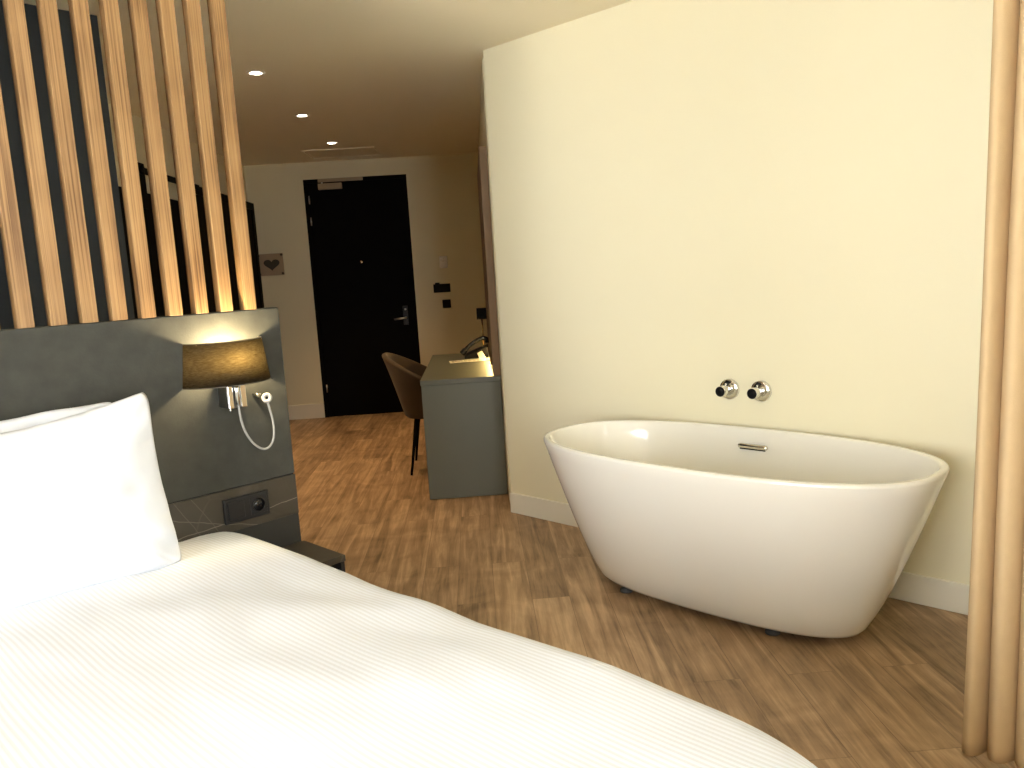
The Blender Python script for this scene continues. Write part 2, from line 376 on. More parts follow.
# ------------------------------------------------------------------ entrance door
d1 = struct(hall('door_1', MB().box(DC0+0.035, DC1-0.035, 8.158, 8.205, 0.0, DTOP-0.035), M['blackdoor'], bevel=0.002), 'black entrance door with silver lever handle', 'door')
obj('door_frame', MB().box(DC0, DC0+0.035, 8.137, 8.24, 0, DTOP).box(DC1-0.035, DC1, 8.137, 8.24, 0, DTOP).box(DC0+0.035, DC1-0.035, 8.137, 8.24, DTOP-0.035, DTOP), M['blackdoor'], d1)
for z0, z1 in ((2.10, 2.18), (1.895, 1.975), (0.25, 0.33)):
    obj('hinge', MB().tube([(DC0+0.04, 8.150, z0), (DC0+0.04, 8.150, z1)], 0.008), M['brushed'], d1)
hp = obj('handle_plate', MB().box(-0.717, -0.667, 8.148, 8.158, 0.875, 1.065), M['anthracite'], d1, bevel=0.004)
obj('lever', MB().tube([(-0.690, 8.150, 0.945), (-0.690, 8.105, 0.945), (-0.700, 8.098, 0.945), (-0.805, 8.098, 0.940)], 0.010), M['brushed'], hp)
obj('key_cylinder', MB().lathe([(0.0, 8.140), (0.010, 8.140), (0.010, 8.150)], 20, 'y', (-0.690, 0, 1.03)), M['brushed'], hp)
obj('peephole', MB().lathe([(0.0, 8.150), (0.012, 8.150), (0.014, 8.154), (0.014, 8.158)], 24, 'y', (-1.085, 0, 1.518)), M['chrome'], d1)
dcl = obj('door_closer', MB().box(-1.432, -1.205, 8.115, 8.158, 2.228, 2.286), M['closer'], d1, bevel=0.004)
obj('closer_track', MB().box(-1.430, -0.998, 8.118, 8.137, 2.298, 2.330), M['closer'], dcl, bevel=0.003)
obj('closer_arm', MB().box(-1.40, -1.385, 8.12, 8.13, 2.28, 2.305), M['brushed'], dcl)

# ------------------------------------------------------------------ sliding doors on the left corridor wall
d2 = struct(hall('door_2', MB().box(-2.098, -2.060, 4.70, 6.46, 0.012, 1.985), M['blackdoor'], bevel=0.003), 'black sliding door hanging from a black rail behind the slats', 'door')
for D in (5.40, 6.28):
    hg = obj('hanger', MB().box(-2.060, -2.050, D-0.06, D+0.06, 1.88, 2.165), M['blacksteel'], d2, bevel=0.003)
    obj('hanger_wheel', MB().lathe([(0.0, -2.0495), (0.03, -2.0495), (0.03, -2.035), (0, -2.035)], 24, 'x', (0, D, 2.12)), M['blacksteel'], hg)
d3 = struct(hall('door_3', MB().box(-2.118, -2.076, 6.48, 8.125, 0.005, 2.07), M['browndark'], bevel=0.003), 'dark brown closet panel at the corridor end', 'door')
obj('door_frame', MB().box(-2.118, -2.060, 8.06, 8.125, 0.005, 2.135).box(-2.118, -2.060, 6.48, 8.06, 2.07, 2.135), M['browndark'], d3)
rl = thing('sliding_door_rail', 'black steel rail above the sliding door on the left corridor wall', 'rail', H(-2.05, 5.9, 2.10), HALL)
obj('bar', MB().box(-0.012, 0.0, -0.55, 0.62, 0.0, 0.042), M['blacksteel'], rl, bevel=0.002)
for y in (-0.40, 0.5): obj('standoff', MB().tube([(-0.07, y, 0.021), (-0.012, y, 0.021)], 0.012), M['blacksteel'], rl)

# ------------------------------------------------------------------ entrance wall fittings
t = thing('heart_sign', 'small pale wall plate with a dark heart shape left of the entrance door', 'sign', H(-1.95, 8.141, 1.545), HALL)
obj('plate', MB().box(-0.135, 0.118, -0.022, -0.014, -0.105, 0.105), M['plate'], t, bevel=0.001)
hm = MB(); pts = []
for k in range(40):
    u = 2*PI*k/40
    pts.append((0.0048*16*math.sin(u)**3, 0.0038*(13*math.cos(u)-5*math.cos(2*u)-2*math.cos(3*u)-math.cos(4*u))))
hm.add([(x+0.005, -0.0235, y+0.002) for x, y in pts]+[(x+0.005, -0.0220, y+0.002) for x, y in pts],
       [tuple(range(40)), tuple(range(79, 39, -1))]+[(i, (i+1) % 40, 40+(i+1) % 40, 40+i) for i in range(40)])
obj('heart', hm, M['ink'], t)
for x in (-0.115, 0.105):
    for z in (-0.09, 0.09): obj('standoff', MB().lathe([(0, -0.030), (0.011, -0.030), (0.011, 0.0)], 16, 'y', (x, 0, z)), M['ink'], t)
t = thing('thermostat', 'white wall thermostat with a round dial right of the entrance door', 'thermostat', H(-0.28, 8.141, 1.468), HALL)
obj('case', MB().box(-0.040, 0.040, -0.028, 0, -0.060, 0.060), M['whiteplastic'], t, bevel=0.006)
obj('dial', MB().lathe([(0, -0.040), (0.018, -0.040), (0.020, -0.028)], 28, 'y', (-0.008, 0, 0.022)), M['whiteplastic'], t)
t = thing('light_switch', 'double black wall switch below the thermostat', 'switch', H(-0.313, 8.141, 1.215), HALL)
obj('plate', MB().box(-0.083, 0.083, -0.012, 0, -0.042, 0.042), M['black'], t, bevel=0.003)
for x in (-0.038, 0.038): obj('rocker', MB().box(x-0.030, x+0.030, -0.017, -0.012, -0.030, 0.030), M['black'], t, bevel=0.002)
obj('key_card', MB().box(-0.065, -0.02, -0.03, -0.014, 0.03, 0.056), M['black'], t, bevel=0.003)
t = thing('light_switch', 'single square black wall switch under the double one', 'switch', H(-0.277, 8.141, 1.058), HALL)
obj('plate', MB().box(-0.041, 0.041, -0.012, 0, -0.041, 0.041), M['black'], t, bevel=0.003)
obj('rocker', MB().box(-0.029, 0.029, -0.017, -0.012, -0.029, 0.029), M['black'], t, bevel=0.002)

# ------------------------------------------------------------------ ceiling fittings
WARM = (1.0, 0.62, 0.28)
M['bulb'] = emit('warm_lamp_glow', (1.0, 0.86, 0.66), 30.0)
def downlight(name):
    t = thing(name, '', 'ceiling light', (0, 0, 0), HALL, 'recessed corridor downlights')
    obj('trim_ring', MB().lathe([(0.050, 0.0), (0.050, -0.004), (0.047, -0.006), (0.033, -0.006), (0.031, -0.002), (0.031, 0.0)], 40), M['whiteplastic'], t)
    obj('lamp', MB().lathe([(0.0, -0.003), (0.030, -0.003), (0.030, 0.0)], 32), M['bulb'], t)
    return t
dl = downlight('ceiling_downlight')
names = ['round recessed downlight nearest the bed, largest of the three', 'middle recessed downlight of the three in the corridor', 'farthest recessed downlight, just before the ceiling hatch']
for k, D in enumerate((4.668, 5.880, 7.079)):
    o = dl if k == 0 else copy_tree(dl)
    o.location = H(-1.10, D, CEIL); o['label'] = names[k]
    l = bpy.data.lights.new('downlight_beam', 'SPOT'); l.energy = 33; l.color = WARM; l.spot_size = math.radians(82); l.spot_blend = 0.85; l.shadow_soft_size = 0.035
    lo = bpy.data.objects.new('downlight_beam', l); C.objects.link(lo); lo.location = H(-1.10, D, CEIL-0.012)
t = thing('ceiling_hatch', 'flat rectangular access hatch in the ceiling before the door', 'hatch', H(-1.10, 7.636, CEIL), HALL)
obj('panel', MB().box(-0.300, 0.300, -0.225, 0.225, -0.005, 0.0), M['ceiling'], t, bevel=0.001)
obj('frame', MB().box(-0.315, -0.303, -0.24, 0.24, -0.010, 0).box(0.303, 0.315, -0.24, 0.24, -0.010, 0).box(-0.303, 0.303, -0.24, -0.228, -0.010, 0).box(-0.303, 0.303, 0.228, 0.24, -0.010, 0), M['ceiling'], t)

# ------------------------------------------------------------------ headboard with slat screen
HB0, HB1 = -1.12, 1.3555
t = thing('headboard', 'grey upholstered headboard with dark marble strip behind the bed', 'headboard', R(0, 2.4), ROOM)
obj('upholstered_panel', MB().box(HB0, HB1, 0.0, 0.075, 0.7255, 1.277), M['headboard'], t, bevel=0.004)
obj('marble_strip', MB().box(HB0, HB1, 0.0, 0.075, 0.588, 0.7225), M['marble'], t, bevel=0.001)
obj('lower_panel', MB().box(HB0, HB1, 0.003, 0.075, 0.0, 0.588), M['lowpanel'], t, bevel=0.001)
obj('core', MB().box(HB0+0.004, HB1-0.004, 0.006, 0.070, 0.02, 1.27), M['groove'], t)
t = thing('slat_screen', 'screen of vertical oak slats rising from the headboard to the ceiling', 'slat screen', R(0, 2.4, 1.278), ROOM)
k = 0; a = 1.26
first = None
while a > HB0:
    if first is None:
        first = obj('slat', MB().box(-0.020, 0.020, 0.0, 0.036, -0.0005, CEIL-1.278), M['oak'], t, bevel=0.0015, seg=2, loc=(a, 0, 0)); first['label'] = ''
        del first['label']
    else:
        s = first.copy(); C.objects.link(s); s.parent = t; s.location = (a, 0, 0)
    a -= 0.0793; k += 1

# ------------------------------------------------------------------ wall lamp on the headboard
t = thing('bedside_lamp', 'bedside wall lamp with glowing brown linen shade on the headboard', 'lamp', R(1.15, 2.4, 1.03), ROOM)
sx, sy = 0.002, -0.050
def shade_ring(t, off=0.0, seg=64):
    # half-oval shade, open at the back where it meets the headboard; t runs from the lower rim (0) to the upper rim (1)
    rx = 0.1385+(0.1225-0.1385)*t+off; ry = 0.114+(0.100-0.114)*t+off
    return [(sx+rx*math.cos(PI*k/seg), 0.001-ry*math.sin(PI*k/seg), 0.029+0.131*t) for k in range(seg+1)]
sh = MB(); sh.rings([shade_ring(0), shade_ring(0.33), shade_ring(0.67), shade_ring(1), shade_ring(1, -0.0015), shade_ring(0.5, -0.0015), shade_ring(0, -0.0015), shade_ring(0)], False, False, True, False)
shade = obj('lamp_shade', sh, M['shade'], t)
rim = lambda t: [Vector(p) for p in shade_ring(t, -0.0008)]
for q in (0, 1): obj('shade_trim', MB().tube(rim(q), 0.0017, 8), M['ink'], shade)
obj('shade_ring', MB().tube([(sx-0.106, sy, 0.156), (sx, sy, 0.148), (sx+0.106, sy, 0.156)], 0.0016, 8), M['brass'], shade)
bp = obj('bracket', MB().box(-0.030, 0.028, -0.062, 0.0, -0.045, 0.060), M['darksteel'], t, bevel=0.003)
obj('front_bar', MB().box(-0.030, -0.014, -0.070, -0.062, -0.045, 0.060).box(0.010, 0.028, -0.070, -0.062, -0.045, 0.060), M['chrome'], bp, bevel=0.002)
obj('lamp_arm', MB().tube([(-0.01, -0.04, 0.055), (-0.015, -0.045, 0.058), (sx, sy, 0.062)], 0.007), M['chrome'], bp)
obj('switch', MB().tube([(-0.018, -0.05, -0.045), (-0.018, -0.05, -0.056)], 0.004), M['chrome'], bp)
obj('lamp_holder', MB().lathe([(0.0, 0.055), (0.018, 0.055), (0.018, 0.085), (0, 0.085)], 24, 'z', (sx, sy, 0)), M['whiteplastic'], t)
obj('bulb', MB().lathe([(0.0, 0.085), (0.014, 0.086), (0.022, 0.100), (0.022, 0.112), (0.014, 0.124), (0.0, 0.128)], 24, 'z', (sx, sy, 0)), emit('bulb_glow', (1.0, 0.79, 0.46), 430.0), t)
gn = [(-0.003, -0.073, 0.055), (-0.003, -0.074, 0.0), (-0.003, -0.074, -0.038), (0.002, -0.072, -0.087), (0.015, -0.070, -0.130), (0.038, -0.068, -0.166), (0.066, -0.066, -0.187), (0.090, -0.065, -0.184), (0.107, -0.065, -0.157), (0.110, -0.065, -0.110), (0.103, -0.065, -0.065), (0.099, -0.065, -0.045)]
def smooth(pts, n=6):
    P = [Vector(p) for p in pts]; out = []
    for i in range(len(P)-1):
        p0, p1, p2, p3 = P[max(i-1, 0)], P[i], P[i+1], P[min(i+2, len(P)-1)]
        for k in range(n):
            u = k/n
            out.append(0.5*((2*p1)+(p2-p0)*u+(2*p0-5*p1+4*p2-p3)*u*u+(3*p1-p0-3*p2+p3)*u**3))
    return out+[P[-1]]
M['silvergrey'] = plain('silver_grey_sleeve', (0.30, 0.295, 0.28), 0.35, metal=0.0)
rd = obj('reading_light', MB().tube(smooth(gn), 0.0034, 10), M['silvergrey'], t)
rd['label'] = 'white bendable reading light'
obj('ferrule', MB().tube([(-0.003, -0.074, 0.05), (-0.003, -0.074, -0.034)], [0.0075, 0.0065]), M['chrome'], rd)
hd = MB(); rg = []
ax = Vector((-0.45, -0.85, 0.25)).normalized(); e1 = ax.orthogonal().normalized(); e2 = ax.cross(e1); hc = Vector((0.097, -0.066, -0.030))
for r, h in ((0.0, -0.012), (0.010, -0.012), (0.015, -0.006), (0.016, 0.006), (0.013, 0.010), (0.008, 0.010), (0.006, 0.006), (0.0, 0.006)):
    rg.append([hc+ax*h+(e1*math.cos(2*PI*k/28)+e2*math.sin(2*PI*k/28))*max(r, 1e-4) for k in range(28)])
rh = obj('reading_head', hd.rings(rg), M['silvergrey'], rd)
lens = [[hc+ax*0.0065+(e1*math.cos(2*PI*k/20)+e2*math.sin(2*PI*k/20))*r for k in range(20)] for r in (0.0045, 0.0002)]
obj('lens', MB().rings(lens), M['black'], rh)
obj('holder_clip', MB().tube([(0.088, 0, -0.022), (0.088, -0.035, -0.022)], 0.007), M['chrome'], rd)

# ------------------------------------------------------------------ outlet on the marble strip
t = thing('power_outlet', 'anthracite double outlet plate on the marble strip beside the bed', 'outlet', R(1.171, 2.4, 0.656), ROOM)
obj('plate', MB().box(-0.077, 0.077, -0.010, 0.0, -0.040, 0.040), M['anthracite'], t, bevel=0.003)
obj('rocker', MB().box(-0.065, -0.010, -0.014, -0.010, -0.028, 0.028), M['anthracite'], t, bevel=0.002)
obj('socket_insert', MB().box(0.010, 0.067, -0.0125, -0.010, -0.029, 0.029), M['anthracite'], t, bevel=0.002)
so = obj('socket_well', MB().lathe([(0.0225, -0.0145), (0.0225, -0.0125), (0.0195, -0.0125), (0.0195, -0.0127), (0.0, -0.0127)], 36, 'y', (0.0385, 0, 0)).lathe([(0.0225, -0.0145), (0.0195, -0.0145), (0.0195, -0.0125)], 36, 'y', (0.0385, 0, 0)), M['blackgloss'], t)
for x in (-0.0095, 0.0095): obj('socket_hole', MB().lathe([(0, -0.0131), (0.003, -0.0131), (0.003, -0.0127)], 14, 'y', (0.0385+x, 0, 0)), M['black'], so)

# ------------------------------------------------------------------ nightstand
t = thing('nightstand', 'floating nightstand with dark marble top beside the bed', 'nightstand', R(1.20, 2.4, 0.28), ROOM)
obj('top', MB().box(0.002, 0.164, -0.245, 0.0, 0.190, 0.210), M['marble'], t, bevel=0.002)
obj('carcass', MB().box(0.004, 0.018, -0.240, 0, 0, 0.190).box(0.148, 0.162, -0.240, 0, 0, 0.190).box(0.018, 0.148, -0.016, 0, 0, 0.190).box(0.018, 0.148, -0.240, -0.016, 0, 0.016), M['groove'], t, bevel=0.001)

# ------------------------------------------------------------------ bed
BX0, BX1, BY0, BY1 = -0.76, 1.00, 0.32, 2.38
t = thing('bed', 'box spring bed under the white striped duvet', 'bed', R(0, 0), ROOM)
obj('box_spring', MB().box(BX0+0.02, BX1-0.02, BY0+0.02, BY1, 0.09, 0.32), M['boxspring'], t, bevel=0.03)
obj('mattress', MB().box(BX0+0.02, BX1-0.02, BY0+0.02, BY1, 0.322, 0.572), M['mattress'], t, bevel=0.05, seg=5)
for x in (BX0+0.12, BX1-0.12):
    for y in (BY0+0.12, BY1-0.12): obj('leg', MB().tube([(x, y, 0), (x, y, 0.10)], [0.022, 0.03]), M['black'], t)
def fbm(x, y, z=0.0): return noise.noise(Vector((x, y, z)))
def duvet():
    r = 0.115; x0, x1, y0 = BX0-0.10+r, BX1+0.175-r, BY0-0.09+r
    yt = BY1+0.008; top = 0.632; drop = 0.36
    nx, ny = 210, 230
    U0, U1 = x0-(r*PI/2+drop-r), x1+(r*PI/2+drop-r); V0, V1 = y0-(r*PI/2+drop-r), yt
    cr = 0.34
    grid = []; uvs = []
    for j in range(ny+1):
        v = V0+(V1-V0)*j/ny
        for i in range(nx+1):
            u = U0+(U1-U0)*i/nx
            qx = min(max(u, x0), x1); qy = max(v, y0)
            # rounded plan corner
            for cx, sg in ((x0+cr, -1), (x1-cr, 1)):
                cy = y0+cr
                if (u-cx)*sg > 0 and v < cy:
                    dv = Vector((u-cx, v-cy)); L = dv.length
                    if L > cr: qx, qy = cx+dv.x/L*cr, cy+dv.y/L*cr
                    else: qx, qy = u, v
            d = math.hypot(u-qx, v-qy)
            if d < 1e-9: ex = ey = 0
            else: ex, ey = (u-qx)/d, (v-qy)/d
            if d < r*PI/2:
                ho, dz, nn = r*math.sin(d/r), r*(1-math.cos(d/r)), math.cos(d/r)
            else:
                ho, dz, nn = r, r+(d-r*PI/2), 0.0
            # soft puffiness and creases
            edge = max(0, min(1, (yt-v)/0.22))
            w = 0.006*fbm(u*2.1+3, v*1.7)+0.004*fbm(u*5-v*2.5, v*4+u*2, 3)+0.0035*fbm(u*11, v*6, 5)
            # creases that fan from the middle to the side, across the stripes
            q = (u*0.55+v*0.83); w += 0.005*math.sin(q*15+2.2*fbm(u*2, v*2, 9))*(0.5+0.5*fbm(u*1.5, v*1.5, 4))
            z_b = 0.016*math.exp(-((v-0.92)/0.33)**2)*max(0, min(1, (u-0.3)/0.6))
            w2 = 0.018*fbm(u*6, v*6, 12)*(1-nn)
            z = top-dz+w*(0.4+0.6*nn)-0.015*(1-edge)**2-0.012*max(0, (u-0.45)/0.5)**2
            z += 0.012*math.exp(-((u-0.15)/0.5)**2)+z_b
            fl = 0.10*max(0, d-r*PI/2)*0.5
            x = qx+ex*(ho+fl+w2); y = min(qy+ey*(ho+fl+w2), 2.392)
            grid.append((x, y, z)); uvs.append((u, v))
    fs = [(j*(nx+1)+i, j*(nx+1)+i+1, (j+1)*(nx+1)+i+1, (j+1)*(nx+1)+i) for j in range(ny) for i in range(nx)]
    me = bpy.data.meshes.new('duvet'); me.from_pydata(grid, [], fs); me.update()
    ul = me.uv_layers.new(name='UVMap')
    for lp in me.loops: ul.data[lp.index].uv = uvs[lp.vertex_index]
    me.polygons.foreach_set('use_smooth', [True]*len(fs))
    o = bpy.data.objects.new('duvet', me); C.objects.link(o); me.materials.append(M['duvet'])
    s = o.modifiers.new('thick', 'SOLIDIFY'); s.thickness = 0.012; s.offset = -1
    o.rotation_euler = (0, 0, ROOM)
    return o
tag(duvet(), 'white satin striped duvet spread over the bed', 'duvet')

def pillow(name, w, h, th, seed, label, group, pinch=0.05, sag=0.0):
    # stands on its lower edge; local x = width, z = height, y = thickness
    n = 64; mb = MB(); uv = []
    def pt(u, v, sgn):
        # u,v in -1..1
        ex = 1-pinch*(1-abs(v)**2.0)*0.9; ez = 1-pinch*(1-abs(u)**2.2)
        q = max(abs(u), abs(v)); q = q/((abs(u)**14+abs(v)**14)**(1/14)) if q > 0 else 1
        x = w/2*u*ex*q; z = h/2*v*ez*q
        pr = max(0.0, (1-abs(u)**3.2))**0.55*max(0.0, (1-abs(v)**3.0))**0.55
        full = th/2*pr*(1+0.25*(-v))          # heavier towards the bottom
        wr = 0.010*fbm(u*2.4+seed, v*2.2, seed)+0.005*fbm(u*6, v*5+seed, 3)
        # pull creases towards the corners
        cc = 0.006*math.sin((abs(u)*5-abs(v)*6)*3+seed)*max(0, abs(u)+abs(v)-1.0)
        y = sgn*(full+0.004*(pr > 0)) + (wr+cc)*min(1, pr*3)
        z += -sag*(1-u*u)*(1 if v > 0 else 0)*max(0, v)
        z += 0.006*fbm(u*3, seed, 1)*max(0, v)
        return (x, y, z)
    for sgn in (-1, 1):
        vs = []; k = len(mb.v)
        for j in range(n+1):
            for i in range(n+1):
                u = math.sin((2*i/n-1)*PI/2*0.999)*0.35+(2*i/n-1)*0.65; v = math.sin((2*j/n-1)*PI/2*0.999)*0.35+(2*j/n-1)*0.65
                edge = max(abs(u), abs(v)) > 0.9999
                vs.append(pt(u, v, 0 if edge else sgn))
        mb.add(vs, [(j*(n+1)+i, j*(n+1)+i+1, (j+1)*(n+1)+i+1, (j+1)*(n+1)+i) for j in range(n) for i in range(n)], True)
    o = obj(name, mb, M['cotton'])
    return tag(o, label, 'pillow', group)
p1 = pillow('pillow', 0.74, 0.50, 0.152, 1.3, 'plump white pillow standing in front, its corner near the lamp', 'white bed pillows', 0.055, 0.045)
p1.location = R(0.500, 2.225, 0.848); p1.rotation_euler = (math.radians(-13), math.radians(0.0), ROOM)
p2 = pillow('pillow', 0.72, 0.455, 0.09, 4.7, 'white pillow behind the front one, only its top edge showing', 'white bed pillows', 0.05, 0.0)
p2.location = R(0.45, 2.338, 0.838); p2.rotation_euler = (math.radians(-5), 0, ROOM)

# ------------------------------------------------------------------ bathtub
TA, TN = 2.722, 1.617
t = thing('bathtub', 'white freestanding oval bathtub in front of the cream wall', 'bathtub', R(TA, TN), ROOM)
def ring(ha, hn, z, p, seg=128):
    out = []
    for k in range(seg):
        u = 2*PI*k/seg; c, s = math.cos(u), math.sin(u)
        out.append((ha*math.copysign(abs(c)**(2/p), c), hn*math.copysign(abs(s)**(2/p), s), z))
    return out
rg = []
zb, zt = 0.030, 0.618
for ha, hn, z in ((0.150, 0.50, zb), (0.188, 0.538, zb+0.001), (0.204, 0.556, zb+0.008), (0.214, 0.566, zb+0.022)):
    rg.append(ring(ha, hn, z, 2.7))
for k in range(1, 15):
    u = k/14; q = u**0.86
    rg.append(ring(0.216+(0.380-0.216)*q, 0.568+(0.800-0.568)*q, zb+0.03+(zt-zb-0.03)*u, 2.7-0.2*u))
for ha, hn, z in ((0.3795, 0.7995, 0.625), (0.3765, 0.7965, 0.630), (0.370, 0.790, 0.632), (0.361, 0.781, 0.632), (0.355, 0.775, 0.629), (0.3515, 0.7715, 0.622)):
    rg.append(ring(ha, hn, z, 2.5))
for k in range(1, 13):
    u = k/12; q = u**1.25
    rg.append(ring(0.350-0.12*q, 0.769-0.24*q, 0.615-(0.615-0.20)*u, 2.5))
for ha, hn, z in ((0.215, 0.51, 0.175), (0.19, 0.48, 0.155), (0.15, 0.42, 0.145), (0.06, 0.2, 0.140)):
    rg.append(ring(ha, hn, z, 2.4))
obj('tub_shell', MB().rings(rg), M['acrylic'], t)
pv = MB(); rg = []
for yy, rr in ((-0.068, 0.001), (-0.0665, 0.006), (-0.062, 0.0095), (-0.054, 0.0115), (0.054, 0.0115), (0.062, 0.0095), (0.0665, 0.006), (0.068, 0.001)):
    rg.append([(-0.001+0.75*rr*math.cos(2*PI*k/24), yy, rr*math.sin(2*PI*k/24)) for k in range(24)])
ov = obj('overflow_cover', pv.rings(rg), M['chrome'], t, loc=(0.331, 0.035, 0.558), rot=(0, math.radians(14), 0))
ov['label'] = 'chrome overflow slot cover'
obj('overflow_slot', MB().box(-0.006, 0.004, -0.056, 0.056, -0.0145, -0.0095), M['black'], ov)
obj('drain', MB().lathe([(0, 0.146), (0.03, 0.146), (0.033, 0.143), (0.033, 0.138)], 32), M['chrome'], t)
for x in (-0.135, 0.135):
    for y in (-0.28, 0.37):
        obj('foot', MB().lathe([(0.0, 0.0), (0.026, 0.0), (0.026, 0.010), (0.012, 0.014), (0.012, 0.034), (0, 0.034)], 24, 'z', (x, y, 0)), M['rubber'], t)
# feet seen under the front edge
def tap(lab, n):
    t = thing('tap_handle', lab, 'tap', R(3.135, n, 0.782), ROOM, 'chrome wall taps above the bathtub')
    obj('escutcheon', MB().lathe([(0.0, 0.003), (0.045, 0.003), (0.045, -0.008), (0.042, -0.012), (0.026, -0.012)], 48, 'x').lathe([(0.026, -0.012), (0.0, -0.012)], 48, 'x'), M['chrome'], t)
    kn = obj('knob', MB().lathe([(0.020, -0.012), (0.020, -0.022), (0.0235, -0.024), (0.0235, -0.078), (0.022, -0.081), (0.019, -0.081)], 40, 'x'), M['chrome'], t)
    obj('end_cap', MB().lathe([(0.0, -0.0795), (0.0215, -0.0795), (0.0215, -0.083), (0.0, -0.083)], 36, 'x'), M['black'], kn)
    obj('lever_pin', MB().tube([(-0.035, 0, 0.023), (-0.035, 0, 0.030)], 0.004), M['chrome'], kn)
    return t
tap('left chrome wall tap with black end above the bathtub', 1.800)
tap('right chrome wall tap with black end above the bathtub', 1.652)

# ------------------------------------------------------------------ curtain
t = thing('curtain', 'tan floor-length curtain gathered in folds right of the bathtub', 'curtain', R(2.235, 0.345, 0), ROOM)
def curtain_mesh():
    ns, nz = 420, 60; n0, n1 = 0.270, -0.262; vs = []
    folds = 8.45
    for j in range(nz+1):
        zz = 0.022+(2.455-0.022)*j/nz
        for i in range(ns+1):
            s = i/ns; ph = 2*PI*folds*s-0.78*PI
            A = 0.060*(1+0.22*math.sin(7*s+1.3))*(1.0-0.12*zz/2.4)
            jit = 0.006*fbm(s*9, zz*0.5, 2)
            n = n0+(n1-n0)*s-0.021*zz*(1-s)+jit
            a = 0.030-A*abs(math.cos(ph/2))**0.48+0.006*fbm(s*14, zz*0.6, 7)
            if i < 6: a += 0.004*(6-i)
            vs.append((a, n, zz))
    w = ns+1
    return MB().add(vs, [(j*w+i, j*w+i+1, (j+1)*w+i+1, (j+1)*w+i) for j in range(nz) for i in range(ns)], True)
obj('fabric', curtain_mesh(), M['curtain'], t, solid=0.004)
obj('track', MB().box(-0.012, 0.012, -1.20, 0.28, 2.468, CEIL), M['whiteplastic'], t)

# ------------------------------------------------------------------ desk
t = thing('desk', 'grey-green writing desk against the corridor wall', 'desk', H(-0.355, 4.81, 0), HALL)
obj('top', MB().box(0.0, 0.481, 0.0, 1.53, 0.702, 0.732), M['desk'], t, bevel=0.002)
obj('side_panel', MB().box(0.004, 0.478, 0.004, 0.034, 0.004, 0.701), M['desk'], t, bevel=0.002)
obj('side_panel', MB().box(0.004, 0.478, 1.495, 1.525, 0.004, 0.701), M['desk'], t, bevel=0.002)
obj('back_panel', MB().box(0.44, 0.458, 0.036, 1.493, 0.30, 0.701), M['desk'], t)
t = thing('wall_panel', 'brown wall panel standing on edge above the desk', 'wall panel', H(0.100, 4.815, 0.7325), HALL)
obj('board', MB().box(-0.0175, 0.0275, 0.0, 1.50, 0.0, 1.330), M['woodpanel'], t, bevel=0.002)
ld = obj('light_strip', MB().box(-0.0265, -0.0185, 0.03, 1.38, 0.068, 0.072), emit('warm_strip_glow', (1.0, 0.70, 0.27), 45.0), t)
obj('strip_cover', MB().box(-0.0300, -0.0176, 0.022, 1.39, 0.0725, 0.0755).box(-0.0300, -0.0176, 0.022, 0.027, 0.064, 0.0725), M['woodpanel'], ld)
ld['label'] = 'warm glowing light strip'

# desk lamp
t = thing('desk_lamp', 'small desk lamp with black square shade and brass stem', 'lamp', H(0.046, 6.24, 0.732), HALL)
obj('base', MB().lathe([(0.0, 0.0), (0.035, 0.0), (0.035, 0.010), (0.006, 0.014)], 32).lathe([(0.0, 0.0145), (0.0065, 0.0145)], 32), M['brass'], t)
obj('stem', MB().tube([(0.0, 0, 0.012), (0.0, 0, 0.27)], 0.006), M['brass'], t)
obj('lamp_shade', MB().rings([[(x*s, y*s, z) for x, y in ((-1, -1), (1, -1), (1, 1), (-1, 1))] for s, z in ((0.038, 0.262), (0.036, 0.345))], False, True, False), M['black'], t, solid=0.002)

# telephone
t = thing('telephone', 'black desk telephone with raised handset on the desk', 'telephone', H(0.0, 5.98, 0.732), HALL)
obj('base', MB().add([(-0.10, -0.085, 0), (0.075, -0.085, 0), (0.075, 0.085, 0), (-0.10, 0.085, 0), (-0.10, -0.085, 0.02), (0.075, -0.085, 0.085), (0.075, 0.085, 0.085), (-0.10, 0.085, 0.02)],
    [(0, 3, 2, 1), (4, 5, 6, 7), (0, 1, 5, 4), (1, 2, 6, 5), (2, 3, 7, 6), (3, 0, 4, 7)]), M['black'], t, bevel=0.006)
obj('keypad', MB().add([(-0.075, 0.0, 0.0315), (0.03, 0.0, 0.0705), (0.03, 0.07, 0.0705), (-0.075, 0.07, 0.0315), (-0.075, 0, 0.035), (0.03, 0, 0.074), (0.03, 0.07, 0.074), (-0.075, 0.07, 0.035)],
    [(0, 3, 2, 1), (4, 5, 6, 7), (0, 1, 5, 4), (1, 2, 6, 5), (2, 3, 7, 6), (3, 0, 4, 7)]), M['anthracite'], t, bevel=0.002)
obj('handset', MB().tube(smooth([(-0.118, -0.055, 0.035), (-0.092, -0.055, 0.062), (-0.05, -0.055, 0.098), (0.0, -0.055, 0.128), (0.045, -0.055, 0.142), (0.072, -0.055, 0.130), (0.076, -0.055, 0.105)]),
    [0.020, 0.021, 0.022]+[0.021]*4+[0.015]*23+[0.021]*5+[0.020, 0.018], 16), M['blackgloss'], t)
tg = thing('desk_card', 'white folded card leaning on the telephone', 'card', H(0.022, 5.87, 0.7325), HALL)
obj('leaf', MB().add([(-0.015, -0.01, 0.0), (0.035, -0.01, 0.0), (0.005, 0.028, 0.055), (-0.030, 0.028, 0.040), (-0.015, -0.0085, 0.0), (0.035, -0.0085, 0.0), (0.005, 0.0295, 0.055), (-0.030, 0.0295, 0.040)],
    [(0, 1, 2, 3), (7, 6, 5, 4), (0, 4, 5, 1), (1, 5, 6, 2), (2, 6, 7, 3), (3, 7, 4, 0)]), M['paper'], tg)
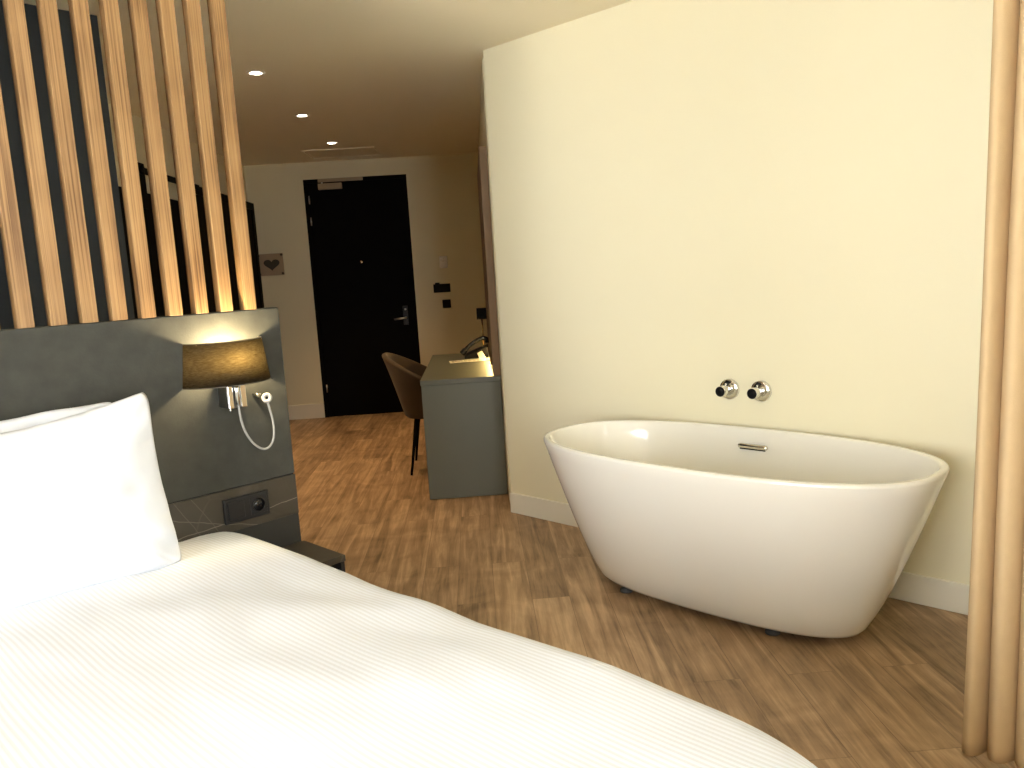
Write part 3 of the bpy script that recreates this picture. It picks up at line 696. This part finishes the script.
t = thing('desk_leaflet', 'pale printed leaflet lying across the middle of the desk', 'leaflet', H(-0.06, 5.75, 0.7325), HALL+0.10)
obj('sheet', MB().box(-0.145, 0.145, -0.065, 0.065, 0.0, 0.002), M['paper'], t)
pm = MB()
for r in range(5):
    x = -0.13
    while x < 0.12:
        w = random.uniform(0.015, 0.05); pm.box(x, min(x+w, 0.13), -0.05+r*0.022, -0.042+r*0.022, 0.002, 0.0023); x += w+0.008
obj('print', pm, M['ink'], t)

# ------------------------------------------------------------------ desk chair
t = thing('desk_chair', 'brown velvet tub chair with thin black legs at the desk', 'chair', H(-0.335, 5.70, 0), HALL)
def shell():
    nu, nv = 48, 12; vs = []
    for j in range(nv+1):
        v = j/nv
        for i in range(nu+1):
            th = math.radians(-118+236*i/nu)              # 0 = straight back
            k = math.cos(th/1.31)                          # 1 at the back, 0 at the arm ends
            back = max(0.0, k)**1.6
            top = 0.615+0.215*back
            z0 = 0.385
            z = z0+(top-z0)*v
            rr = 0.185+0.085*v**0.9+0.030*back*v*v
            x = -rr*math.cos(th)*1.02-0.015*v*back; y = rr*math.sin(th)*(1.03+0.10*v)
            vs.append((x, y, z))
    w = nu+1
    return MB().add(vs, [(j*w+i, j*w+i+1, (j+1)*w+i+1, (j+1)*w+i) for j in range(nv) for i in range(nu)], True)
obj('backrest', shell(), M['velvet'], t, solid=0.035, bevel=0.012)
st = MB(); rg = []
for s, z in ((0.80, 0.375), (0.97, 0.380), (1.0, 0.40), (1.0, 0.455), (0.97, 0.475), (0.85, 0.487), (0.5, 0.492)):
    rg.append([(0.02+p[0]*s, p[1]*s, z) for p in [(q[0], q[1]) for q in ring(0.215, 0.205, 0, 2.8, 48)]])
obj('seat', st.rings(rg), M['velvet'], t)
for x0, y0 in ((-1, -1), (-1, 1), (1, -1), (1, 1)):
    obj('leg', MB().tube([(x0*0.12, y0*0.13, 0.385), (x0*0.175, y0*0.225, 0.0)], [0.014, 0.008], 14), M['blacksteel'], t)

# ------------------------------------------------------------------ daylight
w = bpy.data.worlds.new('overcast_sky'); sc.world = w; w.use_nodes = True
nt = w.node_tree; bg = nt.nodes['Background']
tc = N(nt, 'ShaderNodeTexCoord'); sp = N(nt, 'ShaderNodeSeparateXYZ'); nt.links.new(tc.outputs['Generated'], sp.inputs[0])
cr = N(nt, 'ShaderNodeValToRGB'); e = cr.color_ramp.elements
e[0].position = 0.0; e[0].color = (0.80, 0.80, 0.78, 1); e[1].position = 0.6; e[1].color = (0.93, 0.97, 1.0, 1)
nt.links.new(sp.outputs[2], cr.inputs['Fac']); nt.links.new(cr.outputs['Color'], bg.inputs['Color'])
bg.inputs['Strength'].default_value = 9.0

# ------------------------------------------------------------------ camera
P, RO, F = 0.138796, -0.06174967, 814.6625
f = Vector((0, math.cos(P), -math.sin(P))); u = Vector((0, math.sin(P), math.cos(P))); x = Vector((1, 0, 0))
X = x*math.cos(RO)+u*math.sin(RO); U = -x*math.sin(RO)+u*math.cos(RO)
cam = bpy.data.cameras.new('camera'); co = bpy.data.objects.new('camera', cam); C.objects.link(co)
co.matrix_world = Matrix(((X.x, U.x, -f.x, 0), (X.y, U.y, -f.y, 0), (X.z, U.z, -f.z, 1.35), (0, 0, 0, 1)))
cam.sensor_fit = 'HORIZONTAL'; cam.sensor_width = 36; cam.lens = F/1024*36; cam.clip_start = 0.02
sc.camera = co

sc.cycles.max_bounces = 12; sc.cycles.diffuse_bounces = 7; sc.cycles.glossy_bounces = 4; sc.cycles.transparent_max_bounces = 8
sc.cycles.sample_clamp_indirect = 6.0; sc.cycles.use_denoising = True; sc.cycles.caustics_reflective = False; sc.cycles.caustics_refractive = False
vs = sc.view_settings; vs.view_transform = 'Standard'; vs.look = 'None'; vs.gamma = 1.0; vs.use_curve_mapping = False; vs.exposure = 1.32
